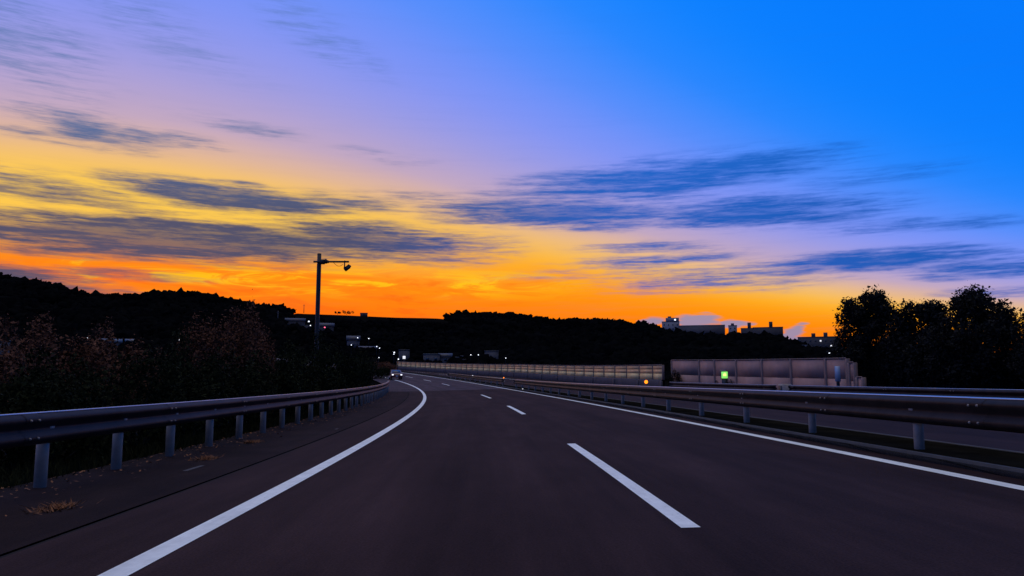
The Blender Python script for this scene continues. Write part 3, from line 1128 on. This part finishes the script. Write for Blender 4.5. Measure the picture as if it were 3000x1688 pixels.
# shrubs at the foot of the rosy barrier
bush('smaller weed clump, farther left of the green sign at the barrier foot', 1805, 955, 34, 57, 'k', 'weeds at the barrier foot', 1)
bush('dark weed clump nearest the green sign at the barrier foot', 1838, 948, 36, 56, 'k', 'weeds at the barrier foot', 2)
bush('dark shrub in the gap between the beige and rosy barriers', 1695, 925, 46, 73, 'k', None, 3)


# ---- the trees at the right


def tree(label, u, top, width, dist, seed, n, leaf=.10, lean=0.0, crown_from=.28, nclump=34, name='tree'):
    d = ray(u * K, 960 * K)
    x, y = d.x / d.y * dist, dist
    z = float(ground_z(np.array([x]), np.array([y]))[0])
    H = CAM_H + (960 - top) / 1950 * dist - z
    r = width / 1950 * dist / 2
    g = np.random.default_rng(seed)
    t = thing(name, label, 'tree', (x, y, z - .05), 0)
    clumps = []
    for _ in range(nclump):
        a = g.random() * 6.283
        f = g.random()
        hh = crown_from + (1 - crown_from) * f * .93
        prof_ = math.sin(math.pi * min(1, (f * .74 + .20))) ** .5
        rr_ = r * prof_ * (g.random() ** .45) * .86
        clumps.append(((rr_ * math.cos(a), rr_ * math.sin(a), H * hh), r * (.20 + .18 * g.random())))
    for _ in range(12):                                   # spiky shoots along the top
        a, q_ = g.random() * 6.283, r * .7 * g.random()
        hh = H * (.90 + .09 * g.random()) * (1 - .12 * (q_ / r) ** 2)
        clumps.append(((q_ * math.cos(a), q_ * math.sin(a), hh), r * .09))
    V, F = leaf_cloud(n, clumps, leaf, seed, shell=.25)
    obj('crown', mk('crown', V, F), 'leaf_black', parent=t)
    mb = MB().tube([(0, 0, -.2), (.04 * r, 0, H * .25), (-.03 * r, .05, H * .55), (0, 0, H * .85)], [.16, .13, .09, .03], 9)
    for c, rr_ in clumps[:22]:
        h0 = max(.18 * H, c[2] - H * .3)
        mb.tube([(0, 0, h0), (c[0] * .5, c[1] * .5, (h0 + c[2]) / 2 + .05 * H), c], [.055, .035, .012], 6)
    obj('trunk', mb.mesh('trunk'), 'bark', parent=t)
    return t


tree('round dark tree standing next to the rosy barrier end', 2188, 740, 190, 48, 101, 30000, leaf=.09, nclump=48, crown_from=.25)
tree('lower dark tree between the two larger ones', 2326, 762, 190, 45, 102, 30000, leaf=.085, nclump=60, crown_from=.2)
tree('broad dark tree, the largest of the row at the right', 2468, 738, 250, 41, 103, 44000, leaf=.08, nclump=70, crown_from=.18)
tree('dark tree cut off by the right edge of the picture', 2645, 770, 180, 37, 104, 9000, leaf=.075)
for i, (u, tp, w_, d_) in enumerate(((2215, 850, 110, 47), (2270, 812, 130, 46), (2345, 808, 170, 44), (2425, 810, 170, 42), (2540, 825, 170, 41))):
    bush('black underwood shrub below the dark right-hand trees, %s from the left' % ORD[i], u, tp, w_, d_, 'k', 'underwood below the right-hand trees', i)

# fence behind the trees
f0, f1 = Pv(33, 27.5), Pv(8, 27.5)
b_ = (f0 + f1) / 2
t = thing('fence', 'low brown boarded fence behind the trunks of the dark trees', 'fence', b_)
N = 12
for i in range(N + 1):
    p = f0.lerp(f1, i / N) - b_
    obj('post', MB().box(-.05, .05, -.05, .05, -.1, 1.42, .008).mesh('post'), 'bark', parent=t, loc=p)
ang = math.atan2((f1 - f0).y, (f1 - f0).x)
L = (f1 - f0).length
for i in range(N):
    p = f0.lerp(f1, (i + .5) / N) - b_
    for z0, z1 in ((.08, .46), (.50, .88), (.92, 1.26)):
        obj('board', MB().box(-L / N / 2 + .06, L / N / 2 - .06, -.015, .015, z0, z1, .005).mesh('board'), 'panel_rose', parent=t, loc=p, rotz=ang)
    obj('rail', MB().box(-L / N / 2 + .005, L / N / 2 - .005, -.05, .05, 1.43, 1.48, .006).mesh('rail'), 'panel_beige', parent=t, loc=p, rotz=ang)

# ================================================================== verge grass (stuff), dry tufts
g = np.random.default_rng(5)
n = 26000
s = -4 + 80 * g.random(n) ** 1.3
o = -7.05 - np.abs(g.normal(size=n)) * .9
root = P(s, o, -.12)
root[:, 2] = ground_z(root[:, 0], root[:, 1]) - .01
h = (.10 + .22 * g.random(n))[:, None]
wdt = .012
a = g.random(n) * 6.283
side = np.stack([np.cos(a), np.sin(a), 0 * a], -1) * wdt * (1 + s / 25)[:, None]
lean = np.concatenate([g.normal(size=(n, 2)) * .10, np.zeros((n, 1))], 1)
V = np.stack([root - side, root + side, root + lean + np.concatenate([np.zeros((n, 2)), h], 1)], 1).reshape(-1, 3)
tag(obj('verge_grass', mk('verge_grass', V, np.arange(3 * n).reshape(n, 3)), 'verge_grass'), 'dark grass under the left guardrail', 'grass', kind='stuff')


n = 1300
s = 1 + 60 * g.random(n) ** 1.5
o = -7.1 + np.abs(g.normal(size=n)) * .42
root = P(s, o, .004)
a = g.random(n) * 6.283
L_ = (.012 + .024 * g.random(n))[:, None]
d1 = np.stack([np.cos(a), np.sin(a), .25 * g.normal(size=n)], -1) * L_
d2 = np.stack([-np.sin(a), np.cos(a), .25 * g.normal(size=n)], -1) * L_ * .55
root[:, 2] += .012
V = np.stack([root - d1, root + d2, root + d1, root - d2], 1).reshape(-1, 3)
tag(obj('leaf_litter', mk('leaf_litter', V, np.arange(4 * n).reshape(n, 4)), 'dry_grass'), 'dry brown leaves scattered along the left shoulder edge', 'leaves', kind='stuff')


def tuft(label, s, off, size, seed):
    g = np.random.default_rng(seed)
    n = 220
    b = Pv(s, off, -.004)
    r = np.stack([g.normal(size=n) * size * .5, g.normal(size=n) * size * .9, np.zeros(n)], -1)
    a = g.random(n) * 6.283
    sd = np.stack([np.cos(a), np.sin(a), 0 * a], -1) * .009
    tip = r * 1.2 + np.stack([g.normal(size=n) * .05, g.normal(size=n) * .05, .01 + .05 * g.random(n)], -1)
    V = np.stack([r - sd, r + sd, tip], 1).reshape(-1, 3)
    tag(obj('dry_grass_tuft', mk('tuft', V, np.arange(3 * n).reshape(n, 3)), 'dry_grass', loc=b), label, 'grass tuft', kind='stuff')


tuft('orange-brown dry tuft nearest the camera on the left shoulder', 8.0, -5.75, .16, 1)
tuft('yellow-brown dry tuft on the left shoulder, in the middle of the three', 12.9, -6.0, .15, 2)
tuft('farthest orange-brown dry tuft on the left shoulder', 16.3, -6.25, .15, 3)

# ================================================================== wooded hillside
g = np.random.default_rng(21)


def icosphere():
    t = (1 + 5 ** .5) / 2
    v = [(-1, t, 0), (1, t, 0), (-1, -t, 0), (1, -t, 0), (0, -1, t), (0, 1, t), (0, -1, -t), (0, 1, -t), (t, 0, -1), (t, 0, 1), (-t, 0, -1), (-t, 0, 1)]
    f = [(0, 11, 5), (0, 5, 1), (0, 1, 7), (0, 7, 10), (0, 10, 11), (1, 5, 9), (5, 11, 4), (11, 10, 2), (10, 7, 6), (7, 1, 8), (3, 9, 4), (3, 4, 2), (3, 2, 6),
         (3, 6, 8), (3, 8, 9), (4, 9, 5), (2, 4, 11), (6, 2, 10), (8, 6, 7), (9, 8, 1)]
    v = [Vector(p).normalized() for p in v]
    cache, out = {}, []

    def mid(a, b):
        k = (min(a, b), max(a, b))
        if k not in cache:
            v.append(((v[a] + v[b]) / 2).normalized())
            cache[k] = len(v) - 1
        return cache[k]
    for a, b, c in f:
        x, y, z = mid(a, b), mid(b, c), mid(c, a)
        out += [(a, x, z), (b, y, x), (c, z, y), (x, y, z)]
    return np.array(v), np.array(out)


IV, IF = icosphere()
n = 9000
a = -.66 + 1.32 * g.random(n)
f = g.random(n) ** .8
rd = ridge_dist(a)
r = 170 + (rd + 5 - 170) * f
# extra crowns along the ridge for the outline
m = 1500
a = np.concatenate([a, -.66 + 1.32 * g.random(m)])
r = np.concatenate([r, ridge_dist(a[n:]) * (1 - .02 * g.random(m))])
x, y = r * np.sin(a), r * np.cos(a)
z = ground_z(x, y)
u_ = 1287.5 + 1950 * np.tan(a)
bare = (u_ > 735) & (u_ < 1120) & (r > ridge_dist(a) * .88)      # open grassy ridge
built = ((u_ > 1655) & (u_ < 2130) & (r > ridge_dist(a) * .965))
s_n, o_n = nearest_road(x, y)
keep = ~bare & ~built & ((o_n < -26) | (o_n > 45) | (s_n > 318))
x, y, z, r = x[keep], y[keep], z[keep], r[keep]
n = len(x)
size = (2.0 + 2.6 * g.random(n)) * np.clip(r / 500, .5, 1.0)
open_r = (u_[keep] > 715) & (u_[keep] < 1140)
size = np.where(open_r, size * .6, size)
jit = 1 + .34 * g.normal(size=(n, len(IV)))
V = IV[None] * jit[..., None] * size[:, None, None] * np.array([1, 1, .85])
V += np.stack([x, y, z + size * .45], -1)[:, None, :]
F = (IF[None] + (np.arange(n) * len(IV))[:, None, None]).reshape(-1, 3)
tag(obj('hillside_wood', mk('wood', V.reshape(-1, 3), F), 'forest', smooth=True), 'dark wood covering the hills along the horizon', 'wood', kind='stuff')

# ================================================================== houses and blocks of the town


def house(label, u, v, w, h, depth=8, kind='gable', wallm='wall_grey', roofm='roof_tile', lit=0, cat='house', name='house', group=None, rot=None, px=True, r_min=150, vtop=None, nowin=False):
    """(u,v) the foot of the front in the notes' pixels, w/h its size there in pixels"""
    p, r = land_point(u, v, r_min)
    if vtop:
        d = ray(u * K, 960 * K)
        az_ = math.atan2(d.x, d.y)
        r = float(ridge_dist(az_)) * v
        p = Vector((r * math.sin(az_), r * math.cos(az_), 0))
        p.z = float(ground_z(np.array([p.x]), np.array([p.y]))[0])
    k = r / 1950
    w, h = w * k, h * k
    az_ = math.atan2(p.x, p.y)
    if vtop:
        d = ray(u * K, vtop * K)
        h = CAM_H + r * d.z / math.hypot(d.x, d.y) - p.z + .3
    t = thing(name, label, cat, (p.x, p.y, p.z - .3), -az_ + (rot or 0), group)
    wh = h * (.62 if kind == 'gable' else 1.0)
    obj('wall', MB().box(-w / 2, w / 2, -depth / 2, depth / 2, -1.5, wh, .0).mesh('wall'), wallm, parent=t)
    if kind == 'gable':
        e = .4
        mb = MB()
        zz = wh + .02
        V = [(-w / 2 - e, -depth / 2 - e, zz - .15), (w / 2 + e, -depth / 2 - e, zz - .15), (w / 2 + e, depth / 2 + e, zz - .15), (-w / 2 - e, depth / 2 + e, zz - .15),
             (-w / 2 - e, 0, h), (w / 2 + e, 0, h)]
        mb.add(V, [(0, 1, 5, 4), (2, 3, 4, 5), (3, 2, 1, 0)], [(0, 4, 3), (1, 2, 5)])
        rf = obj('roof', mb.mesh('roof'), roofm, parent=t)
    else:
        rf = obj('roof', MB().box(-w / 2 - .15, w / 2 + .15, -depth / 2 - .15, depth / 2 + .15, wh + .003, wh + .45, .05).mesh('roof'), roofm, parent=t)
    nf = max(1, int(wh / 3))
    nw = max(1, int(w / 3.2))
    wm = MB().box(-.55, .55, -.06, .05, 0, 1.2, .02).mesh('window')
    wm.materials.append(MATS['glass_dark'])
    lm = wm.copy()
    lm.materials.clear()
    lm.materials.append(MATS['lamp_warm'])
    rr_ = random.Random(int(u * 7 + v))
    cells = [(i, j) for i in range(nw) for j in range(nf)]
    lits = set(rr_.sample(cells, min(lit, len(cells))))
    for (i, j) in ([] if nowin else cells[:40]):
        obj('window', lm if (i, j) in lits else wm, None, parent=t, loc=((i + .5) / nw * w - w / 2, -depth / 2 - .01, .9 + j * (wh - .4) / nf))
    return t, w, wh


def add_box(t, name, x0, x1, y0, y1, z0, z1, m, tapered=False):
    return obj(name, MB().box(x0, x1, y0, y1, z0, z1, .03).mesh(name), m, parent=t)


# ridge buildings at the right
t, w, h = house('pale multi-storey block with stepped roof at the left end of the ridge buildings', 1690, 0.97, 42, 20, 14, 'flat', 'wall_pale', 'wall_dark', 0, 'building', 'building', vtop=811)
add_box(t, 'upper_storey', -w * .28, w * .48, -5, 5, h + .46, h + 3.9, 'wall_pale')
add_box(t, 'stair_tower', -w * .16, w * .04, -3, 3, h + 3.91, h + 5.4, 'wall_grey')
add_box(t, 'lit_window', w * .22, w * .30, -5.12, -5.01, h + 1.4, h + 2.7, 'lamp_white')
house('long low flat-roofed block on the ridge', 1768, 0.98, 110, 18, 12, 'flat', 'wall_grey', 'wall_pale', 0, 'building', 'building', vtop=820, nowin=True)
t, w, h = house('small pale house with a roof cabin on the ridge', 1847, 0.98, 20, 11, 8, 'flat', 'wall_pale', 'wall_grey', 0, 'building', 'building', vtop=820)
add_box(t, 'roof_cabin', -1.4, 1.2, -2, 2, h + .46, h + 2.2, 'wall_grey')
t, w, h = house('dark low block with one chimney tower on the ridge', 1893, 0.98, 46, 20, 10, 'flat', 'wall_dark', 'wall_dark', 0, 'building', 'building', vtop=827, nowin=True)
add_box(t, 'tower', -2.6, .2, -2, 2, h + .46, h + 5.2, 'wall_dark')
t, w, h = house('dark square block with a tower at the right end of the ridge', 1936, 0.96, 68, 35, 12, 'flat', 'wall_dark', 'wall_dark', 0, 'building', 'building', vtop=825, nowin=True)
add_box(t, 'tower', 1.0, 3.8, -2, 2, h + .46, h + 5.0, 'wall_dark')
t, w, h = house('dark apartment block with lit windows and two roof towers below the ridge', 2062, 0.9, 88, 42, 12, 'flat', 'wall_dark', 'wall_dark', 5, 'building', 'building', vtop=849)
add_box(t, 'tower', -w * .16, -w * .06, -2, 2, h + .46, h + 3.2, 'wall_dark')
add_box(t, 'tower', w * .14, w * .24, -2, 2, h + .46, h + 3.6, 'wall_grey')
house('small blue-grey cube of a house in front of the apartment block', 2030, 890, 20, 20, 8, 'flat', 'wall_pale', 'wall_grey', 0, 'house', r_min=250)

# town
house('gabled house with pale roof edge among the trees below the left ridge', 742, 822, 46, 22, 9, 'gable', 'wall_dark', 'roof_tile', 1)
house('flat pale shed in front of the gabled house beside the mast', 768, 830, 20, 10, 6, 'flat', 'wall_grey', 'roof_metal', 0, 'shed')
house('wide gabled building just right of the mast', 818, 838, 40, 26, 10, 'gable', 'wall_dark', 'roof_tile', 0)
house('steep gabled house on the slope right of the mast', 888, 874, 30, 30, 8, 'gable', 'wall_grey', 'roof_tile', 0)
house('low wide house on the slope, below two street lights', 925, 886, 44, 16, 8, 'gable', 'wall_dark', 'roof_tile', 0)
house('square grey house above the end of the left guardrail', 1016, 908, 26, 26, 8, 'flat', 'wall_grey', 'roof_tile', 1)
house('hall with a long pale metal roof behind the start of the barrier', 1085, 912, 40, 20, 9, 'flat', 'wall_grey', 'roof_metal', 0, 'hall', 'hall')
house('gabled house right of the pale-roofed hall', 1120, 913, 30, 26, 8, 'gable', 'wall_grey', 'roof_tile', 0)
house('small house with a narrow blue metal roof behind the barrier', 1143, 914, 22, 14, 8, 'flat', 'wall_dark', 'roof_metal', 0)
house('narrow pale tower house behind the barrier', 1160, 913, 8, 17, 5, 'flat', 'wall_pale', 'wall_grey', 0)
house('long low blue-grey building behind the barrier', 1182, 914, 38, 9, 8, 'flat', 'wall_pale', 'roof_tile', 0, 'building', 'building')
house('narrow pale hut at the end of the long low building', 1203, 913, 7, 13, 4, 'flat', 'wall_pale', 'wall_grey', 0)
house('building with a pale end wall at the foot of the wooded hill', 1236, 908, 34, 24, 9, 'flat', 'wall_grey', 'wall_grey', 0, 'building', 'building')
house('low house showing its roof above the middle of the barrier', 1305, 915, 40, 9, 8, 'gable', 'wall_grey', 'roof_tile', 0)
house('small house right of the low roof above the barrier', 1430, 916, 14, 10, 6, 'gable', 'wall_pale', 'roof_tile', 0)
house('house with a white roof edge, seen between the left shrubs', 276, 878, 44, 24, 8, 'gable', 'wall_grey', 'roof_metal', 0)
house('house with a thin pale roof left of the mast, above the dark shrubs', 337, 872, 34, 18, 8, 'gable', 'wall_dark', 'roof_metal', 0)
house('grey block at the left edge of the picture behind the shrubs', 4, 905, 26, 38, 8, 'flat', 'wall_grey', 'roof_metal', 0, 'building', 'building')

# street lamps of the town


def lamp(label, u, v, colour='lamp_white', size=.42, group='street lights of the town', r_min=150, h=6.0):
    d = ray(u * K, v * K)
    p, r = land_point(u, v + h / 330 * 1950, r_min)
    zl = CAM_H + r * d.z / math.hypot(d.x, d.y)
    hh = max(2.0, zl - p.z)
    t = thing('street_lamp', label, 'street lamp', p, -math.atan2(p.x, p.y), group)
    obj('pole', MB().tube([(0, 0, -.5), (0, 0, hh), (.1, -.3, hh + .25)], [.09, .07, .05], 7).mesh('pole'), 'steel_dark', parent=t)
    k = r / 330 * .55
    obj('lamp_head', MB().box(.1 - size * k, .1 + size * k, -.3 - size * k, -.3 + size * k, hh - .5 * size * k, hh + size * k, .08).mesh('lamp_head'), colour, parent=t)
    return t


for od, (u, v) in ranked(((100, 869), (217, 851), (449, 855), (775, 809), (779, 819), (793, 825), (898, 850), (926, 852), (946, 872), (953, 876),
               (990, 887), (989, 891), (1000, 904), (951, 900), (1183, 893), (1202, 893), (1271, 901), (882, 868))):
    lamp('tiny white street light in the dark town, %s from the left' % od, u, v, size=.36 if u not in (1000, 990, 775) else .5)
for lb, (u, v) in (('middle', (2087, 889)), ('right', (2110, 886)), ('left', (2052, 851))):
    lamp('%s-hand one of the white lights around the apartment block' % lb, u, v, size=.55, group='lights by the apartment block')
lamp('red light on the wide gabled building right of the mast', 815, 824, 'lamp_red', .5, None)
lamp('pair-like red light glimmering through the russet shrubs', 620, 876, 'lamp_red', .3, None)
# antenna and utility pole on the open ridge
for (u, v, hgt, lb) in ((764, 786, 7.0, 'thin antenna on the open ridge left of the mast'), (698, 822, 11, 'pale utility pole on the slope left of the mast')):
    p, r = land_point(u, v, 150)
    t = thing('utility_pole', lb, 'pole', p)
    obj('shaft', MB().tube([(0, 0, -.5), (0, 0, hgt)], [.3, .2], 8).mesh('shaft'), 'wall_grey' if u < 720 else 'steel_dark', parent=t)
    obj('crossarm', MB().box(-.9, .9, -.08, .08, hgt - 1.2, hgt - 1.0, .01).mesh('crossarm'), 'steel_dark', parent=t)
for i, (u, v, w_, h_) in enumerate(((849, 790, 11, 5), (872, 791, 16, 6), (915, 793, 18, 5))):
    if i == 2:
        house('tiny dark hut on the open ridge right of the mast', u, v, w_, h_, 6, 'flat', 'wall_dark', 'wall_dark', 0, 'hut', 'hut')
    else:
        p, r = land_point(u, v, 150)
        t = thing('tree', ('lone small tree on the open ridge beside the mast', 'small sparse tree on the open ridge right of the mast')[i], 'tree', p)
        g2 = np.random.default_rng(60 + i)
        w2, h2 = w_ * r / 1950, h_ * r / 1950
        cl = [((w2 * .35 * g2.normal(), w2 * .3 * g2.normal(), h2 * (.6 + .3 * g2.random())), w2 * .22) for _ in range(6)]
        V, F = leaf_cloud(500, cl, .35, 70 + i)
        obj('crown', mk('crown', V, F), 'leaf_black', parent=t)
        obj('trunk', MB().tube([(0, 0, -.4), (0, 0, h2 * .7)], [.25, .1], 7).mesh('trunk'), 'bark', parent=t)
